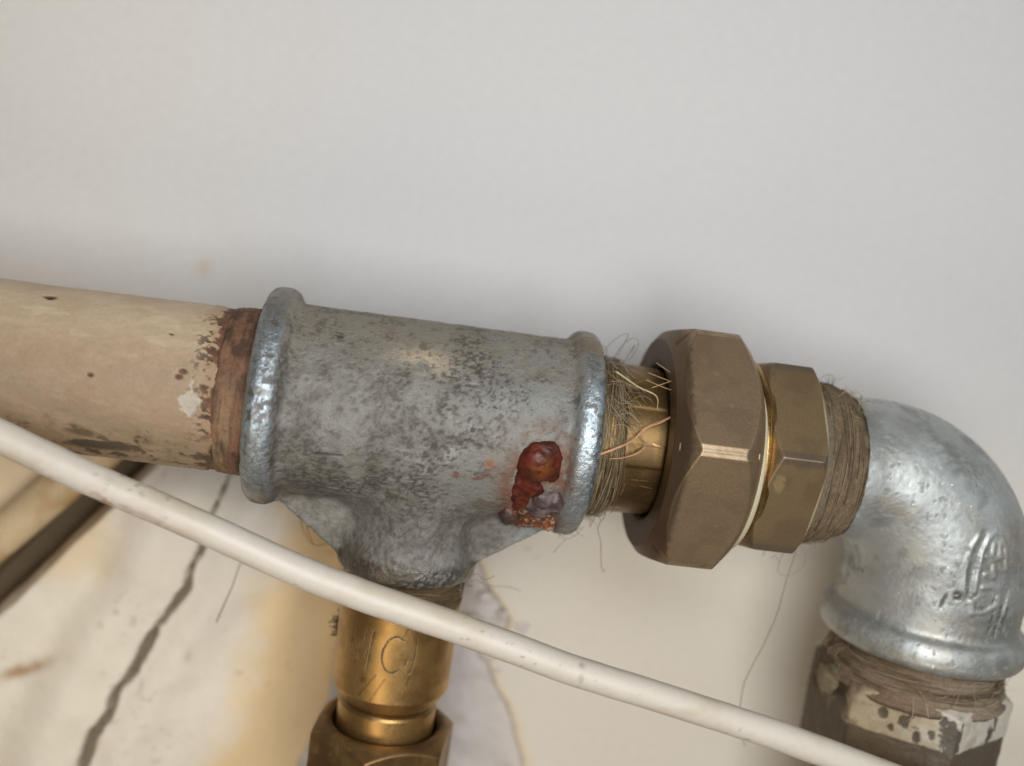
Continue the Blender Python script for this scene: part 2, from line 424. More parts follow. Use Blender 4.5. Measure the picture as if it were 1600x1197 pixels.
# ------------------------------------------------------------------ galvanised tee
def tee_sdf(P):
    x, y, z = P[:, 0], P[:, 1], P[:, 2]
    rho = np.hypot(y, z); ax = np.abs(x)
    d = np.maximum(rho - 18.15, ax - 29)
    Rb = np.where(x < 0, 18.35, 18.0); br = np.where(x < 0, 2.5, 2.15)
    bead = np.hypot(np.maximum(ax - 29.6, 0) + np.minimum(ax - 28.6, 0), np.maximum(rho - Rb, 0)) - br
    d = smin(d, bead, 1.5)
    r2 = np.hypot(x, y)
    c = np.maximum(r2 - 12.3, np.maximum(-29.5 - z, z))
    b2 = np.hypot(np.maximum(z + 27.6, 0) * .7 + np.minimum(z + 28.8, 0), np.maximum(r2 - 11.2, 0)) - 2.4
    c = smin(c, b2, 3.5)
    d = smin(d, c, 5.5)
    wl = np.maximum(np.maximum((-(x + 22.2)) * .60 - (z + 21.6) * .80, np.abs(y) - 5.5), np.maximum(z + 12, x + 5))
    wr = np.maximum(np.maximum((x - 22.0) * .55 - (z + 21.4) * .83, np.abs(y) - 5.5), np.maximum(z + 12, 5 - x))
    d = smin(d, np.minimum(wl, wr), 1.6)
    return d
V, F = surface_nets(tee_sdf, (-34, -24, -34), (34, 24, 23), .30)
N = vnormals(V, F)
x, y, z = V.T; th = np.degrees(np.arctan2(z, -y)); arc = np.radians(th) * 18.2
f1 = fbm(V, 7, 4, 111); f2 = fbm(V, 2.2, 4, 112); f3 = fbm(V, .9, 4, 113); f4 = fbm(V, 4, 4, 114, (1.6, 1, 1))
def sp(px, pt, rx, rt, w=.5):
    return np.exp(-(((x - px) / rx) ** 2 + ((arc - np.radians(pt) * 18.2) / rt) ** 2)) + 0 * w
bead = np.clip(ss(26.2, 28.2, np.abs(x)) + ss(-25.5, -27.5, z) * ss(15.5, 13, np.abs(x)), 0, 1)
body = 1 - bead
pit = np.maximum(ss(.40, .58, f3 * .75 + .45 * f2 + .25 * f1), .8 * ss(.34, .5, fbm(V, .55, 2, 119) * .8 + .35 * f1 + .2 * f4))
rough_zone = np.clip(.35 + .8 * sp(9, 30, 9, 8) + .7 * sp(4, -2, 7, 6) + .5 * sp(-5, -35, 16, 8) + .5 * f1, 0, 1)
scab = np.clip(ss(.15, .5, f4 + .5 * f2) * (sp(6, 3, 7, 6) + .55 * sp(10, 24, 8, 6) + .6 * sp(-2, -20, 9, 7) + .18), 0, 1)
disp = .09 * f2 + .05 * f3 + .16 * scab - .16 * pit * (.3 + rough_zone) * (1 - .5 * bead) - .25 * (1 - body) * 0
scr = np.minimum(seg_dist(x, arc, [(-19.2, -20 * .318), (-14.5, -19 * .318)]), seg_dist(x, arc, [(-21, -44.5 * .318), (-16, -46 * .318), (-12.3, -47.5 * .318)]))
for k in range(3): scr = np.minimum(scr, seg_dist(x, arc, [(-18.2, (56.5 - 2.4 * k) * .318), (-17.0, (55.6 - 2.4 * k) * .318)]) + .12 * (k != 1))
scrm = (1 - ss(.12, .34, scr + .15 * f3)) * (z < 18)
disp = disp - .3 * scrm
V = V + N * disp[:, None]
col = mix(np.tile(lin(136, 133, 125), (len(x), 1)), lin(112, 107, 99), ss(-.6, .7, f1 + .6 * f2 + .4 * f3))
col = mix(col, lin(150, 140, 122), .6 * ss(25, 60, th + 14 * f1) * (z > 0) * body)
col = mix(col, lin(140, 146, 144), .35 * ss(-.1, .5, fbm(V, 9, 3, 118)) * ss(0, 18, x))
col = mix(col, lin(178, 177, 172), .6 * scab * ss(-.6, .3, f3))
col = mix(col, lin(192, 176, 150), np.clip(.85 * (sp(-3.5, 46, 4.6, 2.2) + .8 * sp(.8, 42, 2.6, 2.2)), 0, 1) * ss(-.5, .2, f2) * (z > 0))
dark = np.clip(sp(8.6, 38, 3.6, 1.6) + .8 * sp(1.8, -3, 1.3, 2.0) + .5 * sp(11, 30, 5, 4), 0, 1) * ss(-.2, .35, f3 + .3 * f2)
col = mix(col, lin(82, 78, 76), .85 * dark)
col = mix(col, lin(86, 80, 74), np.clip(pit * (.35 + .65 * rough_zone) * (1 - .6 * bead), 0, 1) * .95)
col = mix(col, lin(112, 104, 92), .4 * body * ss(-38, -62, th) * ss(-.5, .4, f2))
col = mix(col, lin(150, 128, 100), .6 * (x > 25) * ss(22, 50, th) * ss(-.4, .4, f2 + f1) * bead)
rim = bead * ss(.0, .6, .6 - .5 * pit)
col = mix(col, lin(184, 198, 206), .85 * rim * ss(-.9, .2, f2 + .3) * ss(70, 30, np.abs(th + 0)) * (np.abs(x) > 26))  # worn rims; bluish highlight on their fronts is put into the colour
col = mix(col, lin(64, 56, 50), .9 * scrm)
orange = np.clip(sp(12.2, -13, .8, .9) * 1.3, 0, 1); trail = np.clip(1 - ss(.3, .9, seg_dist(x, arc, [(6, -23 * .318), (9, -24.5 * .318), (12.3, -20 * .318)]) + .45 * f3), 0, 1) * ss(-.3, .2, f2)
trail2 = np.clip(sp(17, -30, 2.6, 5) + sp(25.6, -14, 1.5, 4) * .9 + 1.2 * sp(21, -12, 5.6, 6.6) + .9 * sp(22, -48, 6, 5), 0, 1) * ss(-.6, .2, f2)
col = mix(col, lin(158, 96, 56), .75 * orange); col = mix(col, lin(120, 78, 56), .75 * trail); col = mix(col, lin(128, 84, 62), .7 * trail2)
metal = .30 + .60 * rim * (1 - pit) ; rgh = .60 - .27 * rim + .15 * scab
tee = thing('pipe_tee', 'weathered grey galvanised tee fitting with rolled rims and a red rust blister', 'pipe fitting', (0, 0, 0))
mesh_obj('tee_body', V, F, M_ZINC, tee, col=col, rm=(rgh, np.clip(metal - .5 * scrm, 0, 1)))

def on_tee(P):
    r = np.hypot(P[:, 1], P[:, 2]); t = np.degrees(np.arctan2(P[:, 2], -P[:, 1]))
    return P[:, 0], t, r
def blob(parts, k, seed, amp=.25, R0=18.1):
    def f(P):
        xx, t, r = on_tee(P); d = None
        for x0, t0, a, b, c in parts:
            q = np.sqrt(((xx - x0) / a) ** 2 + ((np.radians(t - t0) * R0) / b) ** 2 + ((r - R0) / c) ** 2)
            e = (q - 1) * min(a, b, c); d = e if d is None else smin(d, e, k)
        return d - amp * fbm(P, 1.8, 3, seed)
    return f
V, F = surface_nets(blob([(20.6, -8, 3.5, 3.7, 2.2), (22.6, -3, 2.2, 2.4, 1.1), (18.8, -24, 1.9, 3.0, .8), (19.2, -38, 1.5, 3.2, .9), (23.9, -14, 1.0, 1.8, .7), (21.4, -27, 1.5, 1.2, .7)], .9, 121, .16), (13, -23, -19), (29, -8, 8), .27)
xx, t, r = on_tee(V); g1 = fbm(V, 2.2, 4, 123); g2 = fbm(V, .8, 3, 124)
cb = mix(np.tile(lin(92, 35, 23), (len(V), 1)), lin(62, 26, 20), ss(-.2, .6, g1))
cb = mix(cb, lin(58, 26, 20), .6 * ss(.1, .5, fbm(V, 1.3, 3, 126)))
cb = mix(cb, lin(132, 76, 34), .7 * np.exp(-(((xx - 21.6) / 1.9) ** 2 + ((t + 10) / 6.5) ** 2)) * ss(-.4, .4, g2 + g1))
cb = mix(cb, lin(120, 62, 40), .5 * ss(0, .6, g2) * ss(-18, -30, t))
mesh_obj('rust_blister', V, F, M_RBLOB, tee, col=cb, rm=(.36 + .15 * g2, 0))
V, F = surface_nets(blob([(24.8, -36, 2.8, 3.2, 1.7), (22.6, -41, 2.4, 2.8, 1.5)], .9, 131, .3), (19, -23, -18), (30, -8, -4), .27)
g1 = fbm(V, 1.8, 4, 133)
mesh_obj('dark_scab', V, F, M_RBLOB, tee, col=mix(np.tile(lin(112, 98, 96), (len(V), 1)), lin(70, 56, 54), ss(-.2, .5, g1)), rm=(.45, 0))['label'] = 'grey purple scab below the red blister'
V, F = surface_nets(blob([(18.0, -57, 2.0, 2.6, 2.0)], .6, 135, .3), (14, -18, -22), (22, -4, -9), .27)
g1 = fbm(V, 1.8, 4, 136)
mesh_obj('dark_scab', V, F, M_RBLOB, tee, col=mix(np.tile(lin(66, 50, 44), (len(V), 1)), lin(104, 60, 42), ss(0, .6, g1)), rm=(.4, 0))['label'] = 'dark brown scab left of the orange crust'
V, F = surface_nets(blob([(22.8, -55, 3.4, 2.4, 1.4), (25.4, -60, 2.0, 3.0, 2.0), (21.0, -66, 2.6, 3.0, 1.6), (20.2, -50, 1.6, 2.2, 1.0)], .8, 141, .45), (16, -18, -24), (31, -2, -11), .27)
g1 = fbm(V, 1.8, 4, 143); g2 = fbm(V, .7, 3, 144)
cb = mix(np.tile(lin(128, 74, 46), (len(V), 1)), lin(84, 48, 36), ss(-.3, .4, g1)); cb = mix(cb, lin(200, 170, 140), .6 * ss(.3, .7, g2))
mesh_obj('rust_crust', V, F, M_RBLOB, tee, col=cb, rm=(.6, 0))['label'] = 'orange flaky crust under the red blister'

# ------------------------------------------------------------------ brass union
un = thing('pipe_union', 'dull brass hexagon union joining the grey tee to the silver elbow', 'pipe fitting', (60, 0, 0))
def brass_cols(V, seed, base=(126, 106, 80), alt=(106, 90, 70), k=1.0):
    g1 = fbm(V, 5, 3, seed); g2 = fbm(V, 1.1, 3, seed + 1)
    c = mix(np.tile(lin(*base, k * 1.25), (len(V), 1)), lin(*alt, k * 1.25), ss(-.4, .6, g1))
    return mix(c, lin(150, 130, 96, 1.3), .4 * ss(.45, .7, g2) * ss(.1, .6, fbm(V, 7, 2, seed + 2)))
def hexR(T, flat, phase):
    a = (T - phase + np.pi / 6) % (np.pi / 3) - np.pi / 6
    return flat / np.cos(a - np.sign(a) * np.pi / 6 + (a == 0) * np.pi / 6) if False else flat / np.cos(np.abs(a) - np.pi / 6)
# tail piece
def tail_shape(S, R, T):
    flat = ss(36.6, 37.4, S) * (1 - ss(44.2, 45, S))
    lug = np.cos(8 * T); return S, R + .15 * flat * ss(.2, .6, lug) + .05 * np.sin(S * 5.5) * (1 - ss(36, 37, S))
V, F, S, R, T = revolve([(29, 15.2), (36.4, 15.3), (36.7, 14.7), (44.6, 14.5), (45.2, 14.2), (52, 14.2)], 420, 'x', .2, 1, tail_shape)
c = brass_cols(V, 151, (118, 94, 60), (94, 74, 48)); deg = np.degrees(T); A = T * 14.7
scr = 9 + 0 * S
for p in ([(39, -2.6), (43.5, -2.4)], [(38.2, -4.9), (44.0, -4.8)], [(38.2, -5.9), (43.6, -6.4)], [(42, 2.6), (44, 2.2)], [(42.5, .8), (43.8, .7)], [(38.1, -9), (38.4, -4.6)]): scr = np.minimum(scr, seg_dist(S, A, p))
sk = ss(-.3, .5, fbm(V, 1.2, 3, 158)); c = mix(c, lin(190, 158, 104, 1.4), .6 * sk * (1 - ss(.06, .2, scr))); c = mix(c, lin(70, 52, 34, 1), .5 * sk * (1 - ss(.06, .16, np.abs(scr - .25))))
c = mix(c, lin(90, 66, 44, 1.2), .6 * ss(-.1, .6, fbm(V, 4, 3, 156)) * ss(38, 36, S))
mesh_obj('tail_piece', V, F, M_BRASS2, un, (60, 0, 0), col=c, rm=(.42, .9))
# nut
PH = math.radians(11)
def nut_shape(S, R, T):
    hr = hexR(T, 22.45, PH); hr = hr - .35 * ss(.90, 1.0, np.abs(np.cos(3 * (T - PH))))*0
    rr = smin(R, hr, .35); a6 = np.abs(np.cos(3 * (T - PH))); rr = rr - .34 * ss(.992, 1.0, a6) * (R > 22)
    return S, np.where(R > 17.5, rr, R)
V, F, S, R, T = revolve([(48, 14.6), (46.2, 14.7), (45.2, 14.95), (44.5, 15.7), (44.2, 20.8), (48.3, 25.8), (56.5, 25.8), (60.0, 22.0), (61.6, 19.6), (61.9, 15)], 900, 'x', .18, 1, nut_shape)
c = brass_cols(V, 161, (146, 125, 99), (137, 117, 93)); g = fbm(V, 1, 3, 165)
hx_ = hexR(T, 22.45, PH); edge = ss(1.3, .3, np.abs(R - np.minimum(hx_, 99))) * 0
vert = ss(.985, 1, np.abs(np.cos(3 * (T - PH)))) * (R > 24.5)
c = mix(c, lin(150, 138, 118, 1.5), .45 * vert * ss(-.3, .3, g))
for px_, dd_, rr_ in ((53.8, 33, .8), (49.6, 33.5, .7), (51.5, 50, .6), (53, -48, .5), (54.6, -26, .3)):
    c = mix(c, lin(158, 138, 104, 1.35), .7 * ss(-.6, .2, fbm(V, .5, 2, 167)) * (1 - ss(.4, 1.2, np.hypot((S - px_) / rr_, (T - math.radians(dd_)) * 24 / rr_) + .5 * g)))
c = mix(c, lin(88, 70, 54, 1.1), .8 * ss(47.6, 46.2, S + .3 * g)); c = mix(c, lin(70, 54, 42, 1.1), .8 * ss(17.5, 15.8, R) * (S < 50))  # left face and recess darkened: their shade put into the brass colour
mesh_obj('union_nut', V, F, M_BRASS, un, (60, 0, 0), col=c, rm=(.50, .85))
V, F, S, R, T = revolve([(59.4, 15), (59.5, 18.2), (60.0, 18.5), (61.9, 18.5), (62.3, 18.2), (62.4, 15)], 240, 'x', .3, 1)
V = V + np.array([0, -1.5, -.85]); mesh_obj('chamfer_glint', V, F, M_GLINT, un, (60, 0, 0))  # pale off-centre ring added to imitate a bright reflection on the nut's chamfer
# body with collar ring and hexagon
V, F, S, R, T = revolve([(61.7, 14), (61.8, 18.4), (62.3, 19.0), (63.0, 19.0), (63.6, 18.5), (64.4, 18.2)], 300, 'x', .15, 1)
c = brass_cols(V, 171, (158, 126, 76), (124, 98, 60))
mesh_obj('seat_ring', V, F, M_BRASS2, un, (60, 0, 0), col=c, rm=(.30, .95))
def hex_shape(S, R, T):
    rr = smin(R, hexR(T, 18.05, math.radians(12)), .6); return S, np.where(R > 16.3, rr, R)
V, F, S, R, T = revolve([(63.2, 15), (63.3, 18.1), (64.8, 20.7), (65.2, 21.2), (72.4, 21.4), (74.0, 19.2), (74.4, 18.0), (74.5, 15)], 800, 'x', .2, 1, hex_shape)
c = brass_cols(V, 181, (146, 124, 94), (135, 115, 87)); g = fbm(V, 1.2, 3, 185); A = T * 18.5
c = mix(c, lin(166, 146, 108, 1.4), .8 * (1 - ss(.6, 1.15, np.hypot((S - 65.6) / 1.1, (A + 1.2) / 2.6) + .5 * g)))
c = mix(c, lin(196, 182, 150, 1.7), .8 * ss(73.8, 74.0, S) * ss(74.4, 74.15, S) * ss(60, 30, np.abs(np.degrees(T) - 5)))  # highlight along the front of the right-hand rim, painted into the brass
c = mix(c, lin(96, 90, 84, 1.5), .55 * ss(.97, .995, np.abs(np.cos(3 * (T - math.radians(12))))) * (R > 19))
mesh_obj('union_body', V, F, M_BRASS, un, (60, 0, 0), col=c, rm=(.48, .85))
# packed hemp ring where the union screws onto the elbow
def felt_shape(S, R, T):
    P = np.stack([S, R * np.sin(T), R * np.cos(T)], 1); return S, R + .22 * fbm(P, 3, 4, 191, (.7, 1.8, 1.8)) + .16 * fbm(P, .9, 3, 192, (.6, 1.4, 1.4))
V, F, S, R, T = revolve([(74.2, 15), (74.3, 16.4), (78.2, 16.4), (81.8, 15.6), (84.2, 14.7), (84.6, 13.6)], 420, 'x', .16, 1, felt_shape)
g1 = fbm(V, 3, 4, 195, (.55, 2.2, 2.2)) * .8 + .5 * fbm(V, .9, 3, 196)
c = mix(np.tile(lin(118, 101, 79), (len(V), 1)), lin(94, 79, 62), ss(-.4, .8, g1)); c = mix(c, lin(112, 116, 104), .5 * ss(77, 75, S) * ss(-.4, .4, g1))
c = mix(c, lin(52, 44, 42), .85 * ss(83.2, 84.2, S + .4 * g1))
pk = mesh_obj('hemp_packing', V, F, M_FELT, None, (80, 0, 0), col=c, rm=(.85, 0))
tag(pk, 'brown ring of packed hemp between brass union and silver elbow', 'hemp packing')

# ------------------------------------------------------------------ galvanised elbow
EX, BR = 109.5, 21.5
def elbow_sdf(P):
    x, y, z = P[:, 0], P[:, 1], P[:, 2]
    # bend: centre (EX-BR, -BR), radius BR
    dx, dz = x - (EX - BR), z + BR
    ang = np.clip(np.arctan2(dx, dz), 0, np.pi / 2)
    R = 14.3 + 4.2 * np.sin(ang) ** 1.1
    cx, cz = EX - BR + BR * np.sin(ang), -BR + BR * np.cos(ang)
    bend = np.sqrt((x - cx) ** 2 + y ** 2 + (z - cz) ** 2) - R
    h = np.maximum(np.hypot(y, z) - 14.3, np.maximum(82 - x, x - (EX - BR + 1)))
    v0 = np.maximum(np.hypot(x - EX, y) - 18.3, np.maximum(-33.5 - z, z + BR - 1))
    r2 = np.hypot(x - EX, y)
    bead = np.hypot(np.maximum(z + 32.2, 0) * .6 + np.minimum(z + 33.0, 0), np.maximum(r2 - 18.5, 0)) - 2.2
    d = smin(np.minimum(bend, h), v0, .15)
    d = smin(d, bead, 1.0)
    return d
V, F = surface_nets(elbow_sdf, (80, -22, -37), (132, 22, 20), .32)
N = vnormals(V, F); x, y, z = V.T
ta = np.arctan2(x - EX, -y); td = np.degrees(ta); A = ta * 18.5
k1 = fbm(V, 6, 3, 201); k2 = fbm(V, 1.8, 4, 202); k3 = fbm(V, .8, 3, 203)
crk = np.exp(-(((x - 104) / 10) ** 2 + ((z - 6) / 6) ** 2)) * (y < 0)
front = (y < 0) & (z < -4)
def AA(lst): return [(math.radians(d) * 18.5, zz) for d, zz in lst]
ridges = [AA([(-10.5, -17.8), (-12.5, -13.4), (-11.5, -9.2), (-8, -6.8)]), AA([(-5, -17.5), (-5, -13.5), (-4, -9.6), (-1, -7), (4, -5.8), (9, -6.4), (13, -9), (15, -12.5)]),
          AA([(-1, -10.4), (4, -11.2), (10, -10.4)]), AA([(0, -14), (6, -14.4)]), AA([(3.5, -8.2), (3, -10.6)]), AA([(8, -8), (9, -10.2)]), AA([(5, -12), (6, -14.4)]),
          AA([(0, -16.6), (6, -16.2), (11, -16.8), (13, -18.6)]), AA([(-5, -19.6), (-3, -21.8), (4, -21.4), (12, -19.8)]), AA([(20, -17.5), (19, -24)])]
rd = 9 + 0 * x
for rp in ridges: rd = np.minimum(rd, seg_dist(A, z, rp))
rmask = (1 - ss(.25, .75, rd)) * front
groove = AA([(-8, -17.6), (-9, -13.4), (-7.8, -9.2), (-4.5, -6.4)])
gd = (1 - ss(.5, 1.2, seg_dist(A, z, groove))) * front
marks = [AA([(-22, -21.9), (-21, -20.2), (-20, -19.1)]), AA([(-15.5, -18.6), (-13.5, -18.2), (-12, -19.2)]), AA([(-15, -19.4), (-11.5, -19.4)]), AA([(-8, -18.6), (-6, -19), (-3, -18)]), AA([(0, -20.9), (5, -20.4)]), AA([(9, -18.2), (8.6, -19.4)]),
         AA([(10.5, -21.2), (11, -24), (10.5, -25.6)]), AA([(16, -20), (15.5, -26.3)]), AA([(20, -20.6), (19, -23.6)])]
md = 9 + 0 * x
for mp in marks: md = np.minimum(md, seg_dist(A, z, mp))
mmask = (1 - ss(.10, .38, md + .22 * k3)) * front
blot = np.clip(np.exp(-(((td + 13) / 3) ** 2 + ((z + 18.9) / .8) ** 2)), 0, 1) * ss(-.4, .2, k3) * front
spk = .8 * ss(.56, .74, k3 + .35 * k2 + .25 * k1)
disp = .03 * k2 + .025 * k3 + .12 * crk * fbm(V, 1.3, 4, 205) + .24 * rmask - .15 * gd - .2 * mmask - .12 * spk
V = V + N * disp[:, None]
col = mix(np.tile(lin(186, 189, 186), (len(x), 1)), lin(158, 160, 156), ss(-.4, .6, k1 + .3 * k2))
col = mix(col, lin(172, 162, 144), .45 * ss(-.1, .6, fbm(V, 9, 3, 207)) * (z < -2))
col = mix(col, lin(120, 112, 100), .55 * spk)
col = mix(col, lin(70, 64, 54), np.clip(.85 * mmask + .7 * blot, 0, 1))
col = mix(col, lin(118, 118, 116), .35 * gd)
ck = np.clip(np.exp(-(((td + 76) / 8) ** 2 + ((z + 20.3) / .7) ** 2)), 0, 1) * ss(-.2, .3, k3)
col = mix(col, lin(80, 72, 62), .7 * ck)
col = mix(col, lin(150, 138, 112), .4 * (z < -32) * ss(-.2, .5, k2))
el = thing('pipe_elbow', 'bright silver galvanised elbow with raised cast mark turning down', 'pipe fitting', (EX, 0, -15))
mesh_obj('elbow_body', V, F, M_ELB, el, (EX, 0, -15), col=col, rm=(.51 + .08 * k2 + .15 * spk, .74 - .5 * np.clip(mmask + spk, 0, 1)))

# ------------------------------------------------------------------ brass sleeve under the tee, and the nut it sits in
br = thing('brass_sleeve', 'golden brass sleeve with scratched writing below the tee', 'pipe fitting', (0, 0, -45))
V, F, S, R, T = revolve([(-29, 11.2), (-33, 11.3), (-36, 11.6), (-37, 12.0), (-55.4, 11.85), (-58.2, 10.3), (-58.8, 9.9), (-59.4, 9.7), (-59.9, 10.0), (-67, 10.0), (-80, 10.0)], 560, 'z', .16, 2)
A = T * 11.9
def BB(lst): return [(math.radians(d) * 11.9, zz) for d, zz in lst]
let = [BB([(-45, -40.6), (-46, -46.8)]), BB([(-47, -44.5), (-42, -43.8), (-38.5, -45.2), (-40, -47.2), (-45, -47.2)]), BB([(-35, -43.8), (-36.5, -47.4)]), BB([(-28.5, -40.6), (-31, -43.2)]), BB([(-22.5, -41), (-24, -44.8), (-25.2, -48.6)]),
       BB([(-27, -45), (-28, -46.8)]), BB([(6, -41.8), (0, -41.2), (-7, -42), (-11.5, -44), (-12, -46), (-8, -48), (-1, -48.6), (4, -48)]), BB([(11, -45.6), (10, -47)]), BB([(18, -41.2), (18.5, -44.5), (16.5, -47.8), (14, -48.6)]), BB([(15, -45.9), (17.5, -45.6)])]
ld = 9 + 0 * S
for lp in let: ld = np.minimum(ld, seg_dist(A, S, spline([(a_, b_) for a_, b_ in lp], 8) if len(lp) > 2 else lp))
g3 = fbm(V, .7, 3, 211); g1 = fbm(V, 5, 3, 212)
lm = (1 - ss(.08, .26, ld + .10 * g3)) * ss(-1.3, -.6, g3)
V = V - np.stack([np.sin(T), -np.cos(T), 0 * T], 1) * (.04 * lm)[:, None]
c = mix(np.tile(lin(178, 144, 92, 1.2), (len(S), 1)), lin(156, 124, 78, 1.2), ss(-.4, .6, g1))
for q in ([(-3.2, -49.5), (-6.2, -54.5)], [(-1.4, -50), (-3.8, -55)], [(2.2, -38.5), (1.2, -41)], [(3.4, -49), (2.8, -51)]):
    c = mix(c, lin(118, 88, 50, 1.2), .55 * (1 - ss(.08, .3, seg_dist(A, S, q) + .1 * g3)))
c = mix(c, lin(104, 76, 44, 1.1), .6 * np.exp(-(((A + 5.8) / .7) ** 2 + ((S + 51) / .9) ** 2)))
c = mix(c, lin(58, 42, 28), .9 * lm)
c = mix(c, lin(90, 70, 42), .55 * ss(-57.6, -58.4, S) * ss(-60.2, -59.6, S))
c = mix(c, lin(104, 84, 62), .8 * ss(-38.0, -36.5, S + .5 * g3))
mesh_obj('sleeve_body', V, F, M_BRASS2, br, (0, 0, -45), col=c, rm=(.40 + .2 * lm + .3 * ss(-38, -36.5, S), .92 - .85 * lm - .7 * ss(-38, -36.5, S)))
nt_ = thing('compression_nut', 'brown brass compression nut holding the golden sleeve at the bottom edge', 'nut', (0, 0, -72))
def cn_shape(S, R, T):
    rr = smin(R, hexR(T, 13.3, math.radians(-12)), .5); return S, np.where(R > 12, rr, R)
V, F, S, R, T = revolve([(-72, 10.3), (-65.4, 10.5), (-64.4, 10.9), (-64.0, 11.6), (-64.2, 12.4), (-66.4, 15.4), (-84, 15.5), (-86, 13.5), (-86.2, 10.2)], 620, 'z', .22, 2, cn_shape)
c = brass_cols(V, 221, (132, 104, 66), (104, 80, 52)); c = mix(c, lin(64, 48, 34), .7 * ss(11, 10.7, R))
mesh_obj('nut_body', V, F, M_BRASS, nt_, (0, 0, -72), col=c, rm=(.46, .85))
V, F, S, R, T = revolve([(-86, 9.8), (-150, 9.8)], 120, 'z', 1)
mesh_obj('nut_stub', V, F, M_BRASS, nt_, (0, 0, -72), col=brass_cols(V, 225), rm=(.5, .8))

# ------------------------------------------------------------------ painted hexagon bushing under the elbow
bu = thing('hex_bushing', 'chipped white painted hexagon bushing screwed in below the elbow', 'pipe fitting', (EX, 0, -48))
def bush_shape(S, R, T):
    rr = smin(R, hexR(T, 17.6, math.radians(2)), .6); return S, np.where(R > 16.2, rr, R) + .16 * fbm(np.stack([R * np.sin(T), R * np.cos(T), S], 1), 3, 4, 236)
V, F, S, R, T = revolve([(-41.0, 12), (-41.2, 15.6), (-41.6, 17.4), (-43.4, 20.3), (-62, 20.4), (-64, 18.4), (-64.4, 12)], 640, 'z', .2, 2, bush_shape, cx=EX)
g1 = fbm(V, 3, 4, 231); g2 = fbm(V, 1.1, 4, 232); A = np.degrees(T)
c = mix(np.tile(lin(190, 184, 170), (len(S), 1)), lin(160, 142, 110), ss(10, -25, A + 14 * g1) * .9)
ch = np.zeros(len(S))
for a0, z0, ra, rz in ((0, -48.2, 6.5, 4.6), (-6, -44.6, 2.5, 1.2), (-27, -46.7, 3.6, 1.9), (-41, -46.4, 2.8, 1.3), (-19, -49.2, 2.4, 1.7), (-11, -48, 2, 1), (-35, -48.8, 2, .8), (-24, -45, 1.5, .7), (40, -49, 5, 2.2), (46, -46, 3, 2)):
    ch = np.maximum(ch, 1 - ss(.75, 1.1, np.hypot((A - a0) / ra, (S - z0) / rz) + .45 * g2 + .2 * g1))
ch = np.maximum(ch, ss(-50.2, -50.9, S + .3 * g1)); ch = np.maximum(ch, ss(.85, 1.0, g2 + .2 * g1) * .6)
ch = np.maximum(ch, ss(-55, -66, A + 8 * g1))
nrm = np.stack([np.sin(T), -np.cos(T), 0 * T], 1); V = V - nrm * (.3 * ch)[:, None]
c = mix(c, lin(150, 130, 100), .5 * ss(-.1, .6, fbm(V, 2.2, 4, 234)))
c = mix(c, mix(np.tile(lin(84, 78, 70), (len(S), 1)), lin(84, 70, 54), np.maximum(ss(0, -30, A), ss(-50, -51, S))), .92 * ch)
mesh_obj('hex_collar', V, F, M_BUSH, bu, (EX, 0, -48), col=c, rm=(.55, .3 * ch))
V, F, S, R, T = revolve([(-63, 15.6), (-120, 15.6)], 160, 'z', .8, cx=EX)
mesh_obj('bushing_stem', V, F, M_BRASS, bu, (EX, 0, -48), col=brass_cols(V, 241), rm=(.5, .7))
def felt2(S, R, T):
    P = np.stack([R * np.sin(T), R * np.cos(T), S], 1); return S, R + .5 * fbm(P, 4, 4, 245, (2.2, 2.2, .5)) + .2 * fbm(P, .9, 3, 246, (2, 2, .4))
V, F, S, R, T = revolve([(-33.0, 15), (-34.5, 16.8), (-38, 16.9), (-41.0, 17.9), (-43.6, 19.0), (-44.4, 18.4), (-44.5, 15)], 420, 'z', .18, 1, felt2, cx=EX)
g1 = fbm(V, 3, 4, 248, (3, 3, .35))
c = mix(np.tile(lin(138, 122, 104), (len(V), 1)), lin(92, 78, 64), ss(-.3, .6, g1)); c = mix(c, lin(112, 88, 62), .5 * ss(10, -40, np.degrees(T)))
pk = mesh_obj('hemp_packing', V, F, M_FELT, None, (EX, 0, -41), col=c, rm=(.9, 0))
tag(pk, 'greyish wad of packed hemp between elbow rim and white bushing', 'hemp packing')

# ------------------------------------------------------------------ hemp fibres
def wander(p, d, n, step, curl, g, pull=None):
    p = np.array(p, float); d = np.array(d, float); d /= np.linalg.norm(d); out = [p.copy()]
    w = g.normal(size=3) * curl
    for k in range(n):
        w = w * .86 + g.normal(size=3) * curl * .5
        d = d + w * step + (np.array(pull) * step if pull is not None else 0)
        d /= np.linalg.norm(d); p = p + d * step; out.append(p.copy())
    return np.array(out)
def fibre_obj(name, paths, radii, cols, label, cat='hemp fibres', kind=None, origin=None):
    V, F = tubes(paths, radii, 4)
    C = np.concatenate([np.tile(c, (len(p) * 4, 1)) for p, c in zip(paths, cols)])
    o = mesh_obj(name, V, F, M_HEMP, None, origin or tuple(V.mean(0)), col=C, rm=(.7, 0))
    return tag(o, label, cat, kind)
HC = [lin(158, 142, 112), lin(134, 116, 88), lin(178, 162, 130), lin(108, 92, 68), lin(196, 182, 152)]
g = np.random.default_rng(11)
def xpos(x, t, r): return np.array([x, -r * math.cos(t), r * math.sin(t)])
paths, radii, cols = [], [], []
